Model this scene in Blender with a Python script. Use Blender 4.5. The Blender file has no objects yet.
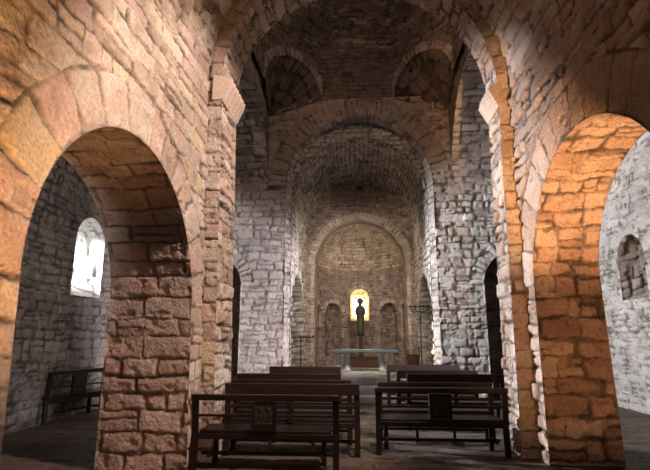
import bpy, bmesh, math, random
import numpy as np
from mathutils import Vector, Matrix

col = bpy.context.scene.collection
PI = math.pi
scene = bpy.context.scene

# ------------------------------------------------------------------ noise + masonry pattern
_rng = np.random.default_rng(7)
_TAB = _rng.random((256, 256))

def vnoise(x, y, k=0):
    x = x + 17.3 * k; y = y + 41.7 * k
    xi = np.floor(x).astype(int); yi = np.floor(y).astype(int)
    fx = x - xi; fy = y - yi
    fx = fx * fx * (3 - 2 * fx); fy = fy * fy * (3 - 2 * fy)
    a = _TAB[xi & 255, yi & 255]; b = _TAB[(xi + 1) & 255, yi & 255]
    c = _TAB[xi & 255, (yi + 1) & 255]; d = _TAB[(xi + 1) & 255, (yi + 1) & 255]
    return (a * (1 - fx) + b * fx) * (1 - fy) + (c * (1 - fx) + d * fx) * fy - 0.5

def fbm(x, y, k=0, o=4):
    s = 0; a = 1.0; f = 1.0
    for i in range(o):
        s = s + a * vnoise(x * f, y * f, k + i * 3); a *= 0.55; f *= 2.03
    return s

def sstep(a, b, x):
    t = np.clip((x - a) / (b - a), 0, 1)
    return t * t * (3 - 2 * t)

class Masonry:
    """irregular coursed stonework: h (depth), tint (per stone), joint mask over a (u, v) sheet; v is up"""
    def __init__(s, seed, u0, u1, v0, v1, ch=(.14, .26), sw=(.2, .55), joint=.03, relief=.03, off=.014,
                 rough=.008, wav=.03, split=.2, single=False, freq=1.0, soft=.14):
        r = random.Random(seed); s.seed = seed; s.joint = joint; s.relief = relief; s.rough = rough
        s.off = off; s.wav = wav; s.freq = freq; s.soft = soft
        vb = [v0 - .2 if not single else v0]
        if single: vb = [v0]
        while vb[-1] < v1 + (.2 if not single else -1e-6):
            vb.append(vb[-1] + r.uniform(*ch))
        if single:
            sc = (v1 - v0) / (vb[-1] - v0); vb = [v0 + (b - v0) * sc for b in vb]
        s.vb = np.array(vb); s.rows = []
        for i in range(len(vb) - 1):
            if single: ub = [u0, u1]
            else:
                hgt = vb[i + 1] - vb[i]; k = .75 + .5 * hgt / ch[1]
                ub = [u0 - .3 - r.uniform(0, sw[1])]
                while ub[-1] < u1 + .3: ub.append(ub[-1] + r.uniform(*sw) * k * (.55 if r.random() < .18 else 1))
            n = len(ub) - 1
            s.rows.append((np.array(ub), np.array([r.random() for _ in range(n)]), np.array([r.gauss(0, 1) for _ in range(n)]),
                           np.array([r.uniform(-1, 1) for _ in range(n)]), np.array([r.uniform(-1, 1) for _ in range(n)]),
                           np.array([1 if r.random() < split else 0 for _ in range(n)]), np.array([r.uniform(.35, .65) for _ in range(n)])))
    def __call__(s, u, v):
        k = s.seed % 13; w = s.wav; fq = s.freq
        uu = u + w * 1.6 * vnoise(u * 3 * fq, v * 3 * fq, k) + w * .8 * vnoise(u * 9 * fq, v * 9 * fq, k + 1) + w * .5 * vnoise(u * 23, v * 23, k + 9)
        vv = v + w * 1.8 * vnoise(u * 1.7 * fq, v * 2.2 * fq, k + 2) + w * .8 * vnoise(u * 8 * fq, v * 8 * fq, k + 3) + w * .5 * vnoise(u * 21, v * 21, k + 10)
        ci = np.clip(np.searchsorted(s.vb, vv, side='right') - 1, 0, len(s.rows) - 1)
        h = np.zeros_like(u); t = np.zeros_like(u); m = np.zeros_like(u)
        jn = s.joint * np.clip(1 + 2.2 * vnoise(u * 4, v * 4, k + 4) + .8 * vnoise(u * 15, v * 15, k + 11), .3, 2.4)
        for c in np.unique(ci):
            q = ci == c
            ub, rt, ro, tx, ty, sp, sf = s.rows[c]
            U = uu[q]; V = vv[q]
            si = np.clip(np.searchsorted(ub, U, side='right') - 1, 0, len(rt) - 1)
            lo = ub[si]; hi = ub[si + 1]; b0 = s.vb[c]; b1 = s.vb[c + 1]
            mid = b0 + (b1 - b0) * sf[si]; isp = sp[si] > 0; top = V > mid
            l = np.where(isp & top, mid, b0); g = np.where(isp & ~top, mid, b1)
            du = np.minimum(U - lo, hi - U); dv = np.minimum(V - l, g - V)
            du = np.maximum(du, 1e-4); dv = np.maximum(dv, 1e-4)
            d = (du ** -3 + dv ** -3) ** (-1 / 3)
            j = jn[q]
            prof = sstep(0, 1, d / j) * (1 - s.soft) + s.soft * sstep(0, 3.2, d / j)
            cu = (U - (lo + hi) / 2) / (hi - lo); cv = (V - (l + g) / 2) / (g - l)
            x = np.where(isp & top, .37, 0.)
            rel = s.relief * np.clip(1 + 1.6 * vnoise(U * 2.3, V * 2.3, k + 12), .25, 2)
            hh = -rel * (1 - prof) + s.off * ro[si] * prof + s.off * 1.2 * (tx[si] * cu + ty[si] * cv) * prof
            h[q] = hh; t[q] = (rt[si] + x) % 1.0; m[q] = 1 - sstep(.25, .95, d / j)
        pit = sstep(.16, .5, fbm(u * 7, v * 9, k + 14, 4))
        h -= s.rough * 2.0 * pit; m = np.maximum(m, .35 * pit)
        h += s.rough * (fbm(u * 14, v * 14, k + 5, 3) + .9 * fbm(u * 4, v * 4, k + 8, 3))
        return h, t, m

def over(A, B, mask):
    """B where mask (0..1) else A"""
    return tuple(a * (1 - mask) + b * mask for a, b in zip(A, B))

# ------------------------------------------------------------------ mesh builders
def mk_mesh(name, V, F, mat, attrs=None, kind=None, smooth=True):
    me = bpy.data.meshes.new(name)
    V = np.ascontiguousarray(V, dtype=np.float32); F = np.ascontiguousarray(F, dtype=np.int32)
    me.vertices.add(len(V)); me.vertices.foreach_set('co', V.ravel())
    me.loops.add(F.size); me.loops.foreach_set('vertex_index', F.ravel())
    me.polygons.add(len(F)); me.polygons.foreach_set('loop_start', np.arange(0, F.size, 4, dtype=np.int32))
    try: me.polygons.foreach_set('loop_total', np.full(len(F), 4, dtype=np.int32))
    except Exception: pass
    me.polygons.foreach_set('use_smooth', np.full(len(F), smooth, dtype=bool))
    for k, a in (attrs or {}).items():
        at = me.attributes.new(k, 'FLOAT', 'POINT'); at.data.foreach_set('value', np.ascontiguousarray(a, dtype=np.float32))
    me.update(calc_edges=True); me.validate()
    me.materials.append(mat)
    o = bpy.data.objects.new(name, me); col.objects.link(o)
    if kind: o['kind'] = kind
    return o

def shell(name, u0, u1, v0, v1, du, P, N, H, mat, sdf=None, damp=True, dw=.02, dv=None, kind='structure'):
    nu = max(2, int((u1 - u0) / du) + 1); nv = max(2, int((v1 - v0) / (dv or du)) + 1)
    U, Vv = np.meshgrid(np.linspace(u0, u1, nu), np.linspace(v0, v1, nv), indexing='ij')
    u = U.ravel().copy(); v = Vv.ravel().copy()
    idx = np.arange(nu * nv).reshape(nu, nv)
    F = np.stack([idx[:-1, :-1], idx[1:, :-1], idx[1:, 1:], idx[:-1, 1:]], -1).reshape(-1, 4)
    ed = np.minimum(np.minimum(u - u0, u1 - u), np.minimum(v - v0, v1 - v)) if damp else np.full_like(u, 9.)
    if sdf is not None:
        s = sdf(u, v)
        F = F[(s[F] > 0).any(1)]
        for it in range(2):
            e = 1e-3
            s = sdf(u, v); b = s < 0
            gx = (sdf(u + e, v) - sdf(u - e, v)) / (2 * e); gy = (sdf(u, v + e) - sdf(u, v - e)) / (2 * e)
            g = np.maximum(np.hypot(gx, gy), .3)
            b &= s > -3 * du
            u = np.where(b, u - s * gx / g, u); v = np.where(b, v - s * gy / g, v)
        ed = np.minimum(ed, np.maximum(sdf(u, v), 0))
    h, t, m = H(u, v)
    k = sstep(0, dw, ed)
    h = h * k
    x, y, z = P(u, v)
    nx, ny, nz = N(u, v) if callable(N) else N
    Vt = np.stack([x + nx * h, y + ny * h, z + nz * h], -1)
    used = np.zeros(len(Vt), bool); used[F.ravel()] = True
    remap = np.cumsum(used) - 1
    return mk_mesh(name, Vt[used], remap[F], mat, dict(tint=t[used], joint=m[used]), kind)

def arch_sdf(c, R, sp):
    return lambda u, v: np.where(v < sp, np.abs(u - c) - R, np.hypot(u - c, v - sp) - R)

def flatH(u, v): return np.zeros_like(u), np.full_like(u, .5), np.zeros_like(u)

def bm_obj(name, bm, mat, parent=None, smooth=False, kind=None):
    me = bpy.data.meshes.new(name); bm.normal_update(); bm.to_mesh(me); bm.free()
    for p in me.polygons: p.use_smooth = smooth
    me.materials.append(mat)
    o = bpy.data.objects.new(name, me); col.objects.link(o)
    if parent is not None: o.parent = parent
    if kind: o['kind'] = kind
    return o

def box(bm, x0, x1, y0, y1, z0, z1, bev=.006):
    r = bmesh.ops.create_cube(bm, size=1.0); vs = r['verts']
    for v in vs:
        v.co = Vector(((x0 + x1) / 2 + v.co.x * (x1 - x0), (y0 + y1) / 2 + v.co.y * (y1 - y0), (z0 + z1) / 2 + v.co.z * (z1 - z0)))
    if bev:
        es = list({e for v in vs for e in v.link_edges})
        bmesh.ops.bevel(bm, geom=es, offset=min(bev, .3 * min(x1 - x0, y1 - y0, z1 - z0)), segments=1, affect='EDGES')

def tube(bm, pts, r, n=8, cap=True):
    pts = [Vector(p) for p in pts]; rs = r if isinstance(r, (list, tuple)) else [r] * len(pts)
    rings = []; prev = None
    for i, p in enumerate(pts):
        d = (pts[min(i + 1, len(pts) - 1)] - pts[max(i - 1, 0)]).normalized()
        a = prev if prev is not None else (Vector((1, 0, 0)) if abs(d.x) < .9 else Vector((0, 1, 0)))
        a = (a - d * a.dot(d)).normalized(); b = d.cross(a); prev = a
        rings.append([bm.verts.new(p + (a * math.cos(2 * PI * k / n) + b * math.sin(2 * PI * k / n)) * rs[i]) for k in range(n)])
    for i in range(len(rings) - 1):
        for k in range(n):
            bm.faces.new((rings[i][k], rings[i][(k + 1) % n], rings[i + 1][(k + 1) % n], rings[i + 1][k]))
    if cap:
        bm.faces.new(rings[0][::-1]); bm.faces.new(rings[-1])

def lathe(bm, prof, c=(0, 0, 0), n=20, sx=1, sy=1):
    rings = []
    for r, z in prof:
        rings.append([bm.verts.new((c[0] + sx * r * math.cos(2 * PI * k / n), c[1] + sy * r * math.sin(2 * PI * k / n), c[2] + z)) for k in range(n)])
    for i in range(len(rings) - 1):
        for k in range(n):
            bm.faces.new((rings[i][k], rings[i][(k + 1) % n], rings[i + 1][(k + 1) % n], rings[i + 1][k]))
    bm.faces.new(rings[0][::-1]); bm.faces.new(rings[-1])

def empty(name, label, cat, loc=(0, 0, 0), group=None):
    o = bpy.data.objects.new(name, None); col.objects.link(o); o.location = loc
    o.empty_display_size = .2
    o['label'] = label; o['category'] = cat
    if group: o['group'] = group
    return o

# ------------------------------------------------------------------ materials
def nodes(name):
    m = bpy.data.materials.new(name); m.use_nodes = True
    nt = m.node_tree; b = nt.nodes['Principled BSDF']
    return m, nt, b

def stone(name, pal, joint_col, var=.42, bump=.6, rough=.92, upper=None, dirt=.5, gain=1.0):
    m, nt, b = nodes(name); N = nt.nodes; L = nt.links
    ta = N.new('ShaderNodeAttribute'); ta.attribute_name = 'tint'
    ja = N.new('ShaderNodeAttribute'); ja.attribute_name = 'joint'
    tc = N.new('ShaderNodeTexCoord')
    n1 = N.new('ShaderNodeTexNoise'); n1.inputs['Scale'].default_value = 3.2; n1.inputs['Detail'].default_value = 6
    n2 = N.new('ShaderNodeTexNoise'); n2.inputs['Scale'].default_value = 32; n2.inputs['Detail'].default_value = 8; n2.inputs['Roughness'].default_value = .7
    n3 = N.new('ShaderNodeTexNoise'); n3.inputs['Scale'].default_value = .8; n3.inputs['Detail'].default_value = 4
    for n in (n1, n2, n3): L.new(tc.outputs['Object'], n.inputs['Vector'])
    rp = N.new('ShaderNodeValToRGB'); e = rp.color_ramp.elements
    while len(e) < len(pal): e.new(.5)
    for i, c in enumerate(pal):
        e[i].position = i / (len(pal) - 1); e[i].color = (*[x * gain for x in c], 1)
    ad = N.new('ShaderNodeMath'); ad.operation = 'MULTIPLY_ADD'; ad.inputs[1].default_value = .5; ad.inputs[2].default_value = -.25
    L.new(n1.outputs['Fac'], ad.inputs[0])
    a2 = N.new('ShaderNodeMath'); a2.operation = 'ADD'; a2.use_clamp = True
    L.new(ta.outputs['Fac'], a2.inputs[0]); L.new(ad.outputs[0], a2.inputs[1]); L.new(a2.outputs[0], rp.inputs['Fac'])
    base = rp.outputs['Color']
    if upper:      # darker brown blended in with height, painting the fade of light up the wall
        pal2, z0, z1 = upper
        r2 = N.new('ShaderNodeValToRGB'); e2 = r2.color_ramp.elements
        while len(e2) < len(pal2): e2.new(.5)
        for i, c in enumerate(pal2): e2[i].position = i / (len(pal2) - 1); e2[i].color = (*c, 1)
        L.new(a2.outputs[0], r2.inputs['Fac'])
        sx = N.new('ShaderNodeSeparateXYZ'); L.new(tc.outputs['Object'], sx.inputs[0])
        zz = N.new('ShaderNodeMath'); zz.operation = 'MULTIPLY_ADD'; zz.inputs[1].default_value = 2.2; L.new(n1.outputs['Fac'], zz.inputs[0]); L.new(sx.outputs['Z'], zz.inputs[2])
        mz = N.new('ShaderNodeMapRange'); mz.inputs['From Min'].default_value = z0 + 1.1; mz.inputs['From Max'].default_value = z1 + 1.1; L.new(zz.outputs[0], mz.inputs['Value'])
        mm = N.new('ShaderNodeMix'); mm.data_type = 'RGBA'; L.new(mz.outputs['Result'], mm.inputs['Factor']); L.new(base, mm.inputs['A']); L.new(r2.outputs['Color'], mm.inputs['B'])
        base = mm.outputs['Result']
    # value variation
    mr = N.new('ShaderNodeMapRange'); mr.inputs['From Min'].default_value = .25; mr.inputs['From Max'].default_value = .75
    mr.inputs['To Min'].default_value = 1 - var; mr.inputs['To Max'].default_value = 1 + var
    L.new(n2.outputs['Fac'], mr.inputs['Value'])
    mu = N.new('ShaderNodeMix'); mu.data_type = 'RGBA'; mu.blend_type = 'MULTIPLY'; mu.inputs['Factor'].default_value = 1
    L.new(base, mu.inputs['A']); L.new(mr.outputs['Result'], mu.inputs['B'])
    cur = mu.outputs['Result']
    mr3 = N.new('ShaderNodeMapRange'); mr3.inputs['From Min'].default_value = .35; mr3.inputs['From Max'].default_value = .65
    mr3.inputs['To Min'].default_value = 1 - .45 * dirt; mr3.inputs['To Max'].default_value = 1 + .2 * dirt
    L.new(n3.outputs['Fac'], mr3.inputs['Value'])
    mu3 = N.new('ShaderNodeMix'); mu3.data_type = 'RGBA'; mu3.blend_type = 'MULTIPLY'; mu3.inputs['Factor'].default_value = 1
    L.new(cur, mu3.inputs['A']); L.new(mr3.outputs['Result'], mu3.inputs['B']); cur = mu3.outputs['Result']
    jm = N.new('ShaderNodeMix'); jm.data_type = 'RGBA'
    n5 = N.new('ShaderNodeTexNoise'); n5.inputs['Scale'].default_value = 5; n5.inputs['Detail'].default_value = 3; L.new(tc.outputs['Object'], n5.inputs['Vector'])
    r5 = N.new('ShaderNodeValToRGB'); q = r5.color_ramp.elements; q[0].position = .42; q[1].position = .62
    q[0].color = (*[c * .22 for c in joint_col], 1); q[1].color = (*[min(1, c * 1.35) for c in joint_col], 1); L.new(n5.outputs['Fac'], r5.inputs['Fac'])
    jf = N.new('ShaderNodeMath'); jf.operation = 'MULTIPLY'; jf.inputs[1].default_value = .85; L.new(ja.outputs['Fac'], jf.inputs[0])
    L.new(jf.outputs[0], jm.inputs['Factor']); L.new(cur, jm.inputs['A']); L.new(r5.outputs['Color'], jm.inputs['B'])
    L.new(jm.outputs['Result'], b.inputs['Base Color'])
    b.inputs['Roughness'].default_value = rough; b.inputs['Specular IOR Level'].default_value = .2
    vo = N.new('ShaderNodeTexVoronoi'); vo.inputs['Scale'].default_value = 26; L.new(tc.outputs['Object'], vo.inputs['Vector'])
    s1 = N.new('ShaderNodeMath'); s1.operation = 'MULTIPLY_ADD'; s1.inputs[1].default_value = .35
    L.new(vo.outputs['Distance'], s1.inputs[0]); L.new(n2.outputs['Fac'], s1.inputs[2])
    bp = N.new('ShaderNodeBump'); bp.inputs['Strength'].default_value = bump; bp.inputs['Distance'].default_value = .045
    L.new(s1.outputs[0], bp.inputs['Height']); L.new(bp.outputs['Normal'], b.inputs['Normal'])
    return m

PAL_NAVE = [(.30, .22, .17), (.40, .31, .26), (.42, .29, .24), (.48, .40, .34), (.36, .27, .22), (.50, .43, .37), (.44, .34, .22)]
PAL_GREY = [(.25, .21, .18), (.36, .31, .27), (.42, .33, .29), (.46, .41, .37), (.34, .29, .26), (.50, .46, .42)]
PAL_RED = [(.25, .16, .13), (.36, .24, .195), (.40, .28, .23), (.44, .33, .28), (.32, .21, .17), (.42, .33, .28)]
PAL_DARK = [(.11, .075, .06), (.17, .12, .10), (.20, .14, .115), (.14, .10, .08)]
PAL_PALE = [(.42, .38, .34), (.50, .46, .42), (.54, .48, .43), (.58, .55, .51), (.46, .42, .38)]
M_NAVE = stone('nave_stone', PAL_NAVE, (.20, .15, .12))
M_NAVE_R = stone('brown_nave_stone', [(.27, .19, .14), (.37, .265, .205), (.40, .27, .205), (.45, .35, .285), (.33, .23, .18)], (.13, .095, .075))
M_RED = stone('red_ashlar', PAL_RED, (.14, .10, .08), bump=.8)
M_GREY = stone('grey_stone', PAL_GREY, (.16, .13, .11))
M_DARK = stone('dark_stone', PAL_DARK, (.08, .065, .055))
M_SQUINCH = stone('squinch_stone', [(.06, .042, .034), (.11, .075, .06), (.085, .06, .048)], (.03, .022, .018))  # darkest brown palette, for the squinch cones
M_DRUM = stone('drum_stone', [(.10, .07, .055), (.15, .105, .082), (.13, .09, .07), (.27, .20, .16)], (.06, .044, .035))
M_AISLE = stone('aisle_stone', [(.22, .195, .175), (.30, .27, .25), (.33, .29, .27), (.26, .235, .215)], (.14, .12, .11))
M_PALE = stone('pale_stone', PAL_PALE, (.36, .32, .29), var=.25)
M_EAST = stone('crossing_stone', PAL_PALE, (.22, .185, .16), var=.3, upper=([(.20, .135, .105), (.27, .195, .155), (.24, .165, .13), (.31, .235, .19)], 4.6, 6.4))  # upper palette paints in the dimmer light high on the wall
M_RUBBLE = stone('chancel_rubble', PAL_PALE, (.09, .075, .065), var=.3)
M_APSE = stone('apse_stone', [(.085, .062, .05), (.24, .18, .15), (.29, .215, .18), (.36, .28, .23), (.54, .47, .40)], (.30, .25, .21), dirt=.3)
M_HALFDOME = stone('half_dome_stone', [(.34, .26, .19), (.44, .35, .26), (.50, .40, .30), (.56, .46, .36)], (.24, .18, .13), dirt=.35)
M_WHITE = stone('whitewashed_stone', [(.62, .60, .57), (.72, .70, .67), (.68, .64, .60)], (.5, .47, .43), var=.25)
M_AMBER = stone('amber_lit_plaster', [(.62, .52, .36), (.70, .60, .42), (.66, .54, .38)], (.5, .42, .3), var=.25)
M_FLOOR = stone('floor_slabs', [(.075, .050, .038), (.11, .080, .062), (.09, .065, .05), (.125, .095, .078)], (.03, .024, .02), rough=.5, bump=.35)
M_CHANCEL = stone('chancel_floor', [(.34, .33, .32), (.42, .41, .40), (.38, .37, .36)], (.2, .19, .18), rough=.6, bump=.25)

def wood(name, c0, c1, rough=.45):
    m, nt, b = nodes(name); N = nt.nodes; L = nt.links
    tc = N.new('ShaderNodeTexCoord'); mp = N.new('ShaderNodeMapping'); mp.inputs['Scale'].default_value = (1.2, 14, 14)
    L.new(tc.outputs['Object'], mp.inputs['Vector'])
    n = N.new('ShaderNodeTexNoise'); n.inputs['Scale'].default_value = 4; n.inputs['Detail'].default_value = 7; n.inputs['Distortion'].default_value = .8
    L.new(mp.outputs['Vector'], n.inputs['Vector'])
    rp = N.new('ShaderNodeValToRGB'); e = rp.color_ramp.elements
    e[0].position = .3; e[1].position = .7; e[0].color = (*c0, 1); e[1].color = (*c1, 1)
    L.new(n.outputs['Fac'], rp.inputs['Fac']); L.new(rp.outputs['Color'], b.inputs['Base Color'])
    b.inputs['Roughness'].default_value = rough; b.inputs['Specular IOR Level'].default_value = .3
    bp = N.new('ShaderNodeBump'); bp.inputs['Strength'].default_value = .25; bp.inputs['Distance'].default_value = .01
    L.new(n.outputs['Fac'], bp.inputs['Height']); L.new(bp.outputs['Normal'], b.inputs['Normal'])
    return m

def plain(name, c, rough=.5, metal=0, nscale=20, amt=.25):
    m, nt, b = nodes(name); N = nt.nodes; L = nt.links
    n = N.new('ShaderNodeTexNoise'); n.inputs['Scale'].default_value = nscale; n.inputs['Detail'].default_value = 5
    rp = N.new('ShaderNodeValToRGB'); e = rp.color_ramp.elements
    e[0].color = (*[x * (1 - amt) for x in c], 1); e[1].color = (*[min(1, x * (1 + amt)) for x in c], 1)
    e[0].position = .3; e[1].position = .7
    L.new(n.outputs['Fac'], rp.inputs['Fac']); L.new(rp.outputs['Color'], b.inputs['Base Color'])
    b.inputs['Roughness'].default_value = rough; b.inputs['Metallic'].default_value = metal
    return m

M_WOOD = wood('dark_bench_wood', (.005, .0028, .0022), (.015, .008, .006), .36)
M_WOOD2 = wood('reddish_bench_wood', (.010, .0036, .0024), (.024, .0085, .005), .55)
M_CARVE = wood('carved_wood', (.012, .008, .006), (.030, .021, .017), .4)
M_DAIS = wood('brown_platform_wood', (.045, .022, .012), (.10, .052, .030), .5)
M_IRON = plain('wrought_iron', (.018, .017, .016), .55, .6)
M_ALTAR = plain('altar_top_stone', (.11, .155, .18), .35, 0, 8)
M_ALTLEG = plain('pale_altar_stone', (.46, .46, .45), .7, 0, 12)
M_STATUE = plain('dark_carved_figure', (.055, .042, .030), .5, 0, 10, .5)
M_HALO = plain('reddish_halo', (.22, .10, .05), .6, 0, 14, .3)
M_POST = plain('dark_post_wood', (.022, .016, .012), .5, 0, 10)
M_WAX = plain('candle_wax', (.75, .70, .60), .5, 0, 10, .08)

M_IMPOST = plain('impost_stone', (.38, .29, .235), .9, 0, 26, .4)
def glow(name, c, s):
    m, nt, b = nodes(name)
    b.inputs['Base Color'].default_value = (*c, 1); b.inputs['Emission Color'].default_value = (*c, 1)
    b.inputs['Emission Strength'].default_value = s
    n = nt.nodes.new('ShaderNodeTexNoise'); n.inputs['Scale'].default_value = 9
    mr = nt.nodes.new('ShaderNodeMapRange'); mr.inputs['To Min'].default_value = s * .75; mr.inputs['To Max'].default_value = s * 1.2
    nt.links.new(n.outputs['Fac'], mr.inputs['Value']); nt.links.new(mr.outputs['Result'], b.inputs['Emission Strength'])
    return m
M_FLAME = glow('candle_flame', (1, .62, .22), 14)

def glassmat(name, tint):
    m, nt, b = nodes(name); N = nt.nodes; L = nt.links
    t = N.new('ShaderNodeBsdfTranslucent'); t.inputs['Color'].default_value = (*tint, 1)
    p = N.new('ShaderNodeBsdfTransparent'); p.inputs['Color'].default_value = (*tint, 1)
    n = N.new('ShaderNodeTexNoise'); n.inputs['Scale'].default_value = 6
    mr = N.new('ShaderNodeMapRange'); mr.inputs['To Min'].default_value = .15; mr.inputs['To Max'].default_value = .45
    L.new(n.outputs['Fac'], mr.inputs['Value'])
    mx = N.new('ShaderNodeMixShader'); L.new(mr.outputs['Result'], mx.inputs['Fac'])
    L.new(p.outputs[0], mx.inputs[1]); L.new(t.outputs[0], mx.inputs[2])
    L.new(mx.outputs[0], N['Material Output'].inputs['Surface'])
    return m
M_GLASS = glassmat('frosted_window_glass', (.92, .93, .95))
M_GLASSW = glassmat('amber_window_glass', (1.0, .90, .68))

# ------------------------------------------------------------------ dimensions
XL = lambda z: -2.10 - .03 * z            # left nave wall face (leans outward)
XR = lambda z: 2.34 + 0 * z
XRU = lambda u, z: 2.36 - .06 * sstep(6.2, 6.95, u) * (1 - z / 5.45) - .02 * sstep(3, 5.45, z)               # right nave wall face
SPR = 5.45                                # nave vault springing
VC, VR = .04, 2.30
LA = dict(c=4.38, R=1.55, s=2.0)          # left nave arch
RA = dict(c=4.98, R=1.57, s=2.24)         # right nave arch
LT, RT = -3.25, 3.25                      # aisle-side faces of the nave walls
YW = -2.6                                 # west end (behind the camera)
XO = 5.85                                 # outer walls
Y0, Y1 = 7.32, 12.0                       # crossing
XC = 2.45
CH = .52                                  # chancel floor height

# ------------------------------------------------------------------ nave walls
def wall_with_arch(name, xf, A, n, mas, ringw, ringm, u0, u1, v1, mat, du, ringmat=None):
    sd = arch_sdf(A['c'], A['R'], A['s'])
    def H(u, v):
        a = mas(u, v)
        th = np.arctan2(v - A['s'], u - A['c']); r = np.hypot(u - A['c'], v - A['s'])
        b = ringm(r - A['R'], th * A['R'])
        wob = .03 * vnoise(th * 6, r * 0, 3)
        mask = ((v > A['s']) & (r - A['R'] < ringw + wob) & (r > A['R'] - .1)).astype(float)
        return over(a, b, mask)
    return shell(name, u0, u1, 0, v1, du, lambda u, v: ((xf(v) if xf is XL else XRU(u, v)) + 0 * u, u, v), (n, 0, 0), H, mat, sdf=sd)

wall_with_arch('wall_nave_left', XL, LA, 1, Masonry(11, YW, 7.4, 0, 5.5, (.17, .30), (.28, .75), .024, .030, .010, .007, .035, .12), .50,
               Masonry(12, 0, .50, 0, PI * 1.55, (.22, .50), (1, 1), .028, .028, .006, .010, .012, 0, single=True), .6, 7.30, SPR, M_NAVE, .017)
wall_with_arch('wall_nave_right', XR, RA, -1, Masonry(21, YW, 7.6, 0, 5.5, (.14, .25), (.22, .6), .030, .045, .020, .010, .045, .2), .55,
               Masonry(22, 0, .55, 0, PI * 1.6, (.26, .45), (1, 1), .022, .02, .008, .012, .02, 0, single=True), .8, 7.45, SPR, M_NAVE_R, .017)
shell('wall_nave_left_west', YW, .6, 0, SPR, .05, lambda u, v: (XL(v) + 0 * u, u, v), (1, 0, 0), Masonry(13, YW, 1, 0, 5.5), M_NAVE)
shell('wall_nave_right_west', YW, .8, 0, SPR, .05, lambda u, v: (XR(v) + 0 * u, u, v), (-1, 0, 0), Masonry(23, YW, 1, 0, 5.5), M_NAVE)

def arch_profile(c, R, s):
    L1 = s; L2 = PI * R; T = 2 * s + L2
    def f(q):      # q along the intrados from far foot over the crown to near foot -> (a, z, na, nz), normal into the opening
        th = np.clip((q - L1) / R, 0, PI)
        a = c + R * np.cos(th)
        z = np.where(q < L1, q, np.where(q > L1 + L2, T - q, s + R * np.sin(th)))
        na = -np.cos(th); nz = -np.sin(th)
        return a, z, na, nz
    return f, T

def nave_soffit(name, A, xin, xout, mas, mat, du):
    f, T = arch_profile(A['c'], A['R'], A['s'])
    def P(u, v):
        a, z, _, _ = f(v); xi = XL(z) if xin is XL else XRU(a, z); xo = xout if xin is XL else xout - .015 * z; return xi + (xo - xi) * u / 1.0, a, z
    def N(u, v):
        a, z, na, nz = f(v); return 0 * u, na, nz
    return shell(name, 0, 1.0, 0, T, du, P, N, mas, mat, dv=du, dw=.03)

nave_soffit('trim_1', LA, XL, LT, Masonry(31, 0, 1, 0, 9, (.19, .30), (.30, .62), .026, .035, .012, .012, .03, .06), M_RED, .015)
nave_soffit('trim_2', RA, XR, RT, Masonry(35, 0, 1, 0, 9, (.15, .30), (.22, .60), .034, .048, .016, .018, .04, .15), M_RED, .015)

# aisle faces of the nave walls
for nm, x, A, n, y1, sd in (('wall_nave_left_aisle_face', LT, LA, -1, 7.30, 41), ('wall_nave_right_aisle_face', RT, RA, 1, 7.45, 42)):
    shell(nm, YW, y1, 0, 5.5, .05, lambda u, v, x=x, n=n: (x + 0 * u - (.015 * v if n > 0 else 0), u, v), (n, 0, 0), Masonry(sd, YW, y1, 0, 5.5), M_GREY, sdf=arch_sdf(A['c'], A['R'], A['s']))

# nave vault and west wall
shell('ceiling_nave', YW, 7.1, 0, PI * VR, .028,
      lambda u, v: (VC - VR * np.cos(v / VR), u, SPR + VR * np.sin(v / VR)),
      lambda u, v: (np.cos(v / VR), 0 * u, -np.sin(v / VR)),
      Masonry(51, YW, 7.2, 0, PI * VR, (.15, .27), (.25, .65), .03, .04, .02, .013, .04, .15), M_NAVE)
shell('wall_west', -6.0, 6.0, 0, 8, .08, lambda u, v: (u, YW + 0 * u, v), (0, 1, 0), Masonry(52, -6, 6, 0, 8), M_NAVE)

# ------------------------------------------------------------------ transverse arch with pilasters
PIL = lambda z: -(1.93 + .02 * z)
PIR = lambda z: 2.105 + .015 * z
_xl, _xr = PIL(SPR), PIR(SPR); TC, TR = (_xl + _xr) / 2, (_xr - _xl) / 2
TL = 2 * SPR + PI * TR
def tprof(q):     # from left foot over the crown to right foot
    th = np.clip((q - SPR) / TR, 0, PI)
    z = np.where(q < SPR, q, np.where(q > TL - SPR, TL - q, SPR + TR * np.sin(th)))
    x = np.where(q < SPR, PIL(q), np.where(q > TL - SPR, PIR(TL - q), TC - TR * np.cos(th)))
    return x, z, np.cos(th), -np.sin(th)
YF = lambda x: 6.62 + .125 * x
YB = lambda x: 7.33 + .07 * x
def tP(u, v):
    x, z, _, _ = tprof(v); return x, YF(x) + u / .7 * (YB(x) - YF(x)), z
def tN(u, v):
    x, z, nx, nz = tprof(v); return nx, 0 * u, nz
shell('trim_3', 0, .7, 0, TL, .017, tP, tN, Masonry(61, 0, .7, 0, TL, (.15, .28), (.22, .55), .034, .05, .018, .018, .04, .15), M_NAVE, dw=.03)
def fP(u, v):
    x, z, nx, nz = tprof(v); X = x - nx * u; return X, YF(x), z - nz * u
shell('trim_4', 0, .30, 0, TL, .014, fP, (0, -1, 0), Masonry(62, -.5, .42, 0, TL, (.2, .34), (.9, 1.2), .026, .02, .006, .010, .015, 0), M_NAVE, dw=.03, dv=.017)
# crossing side of that arch (faces the altar)
def west_sdf(u, v):
    return np.where(v < SPR, np.where(u < TC, PIL(v) - u, u - PIR(v)), np.hypot(u - TC, v - SPR) - TR)
shell('wall_crossing_west', -3.3, 3.4, 0, 9.2, .06, lambda u, v: (u, YB(u), v), (0, 1, 0), Masonry(63, -3, 3, 0, 9), M_DARK, sdf=west_sdf)

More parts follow.
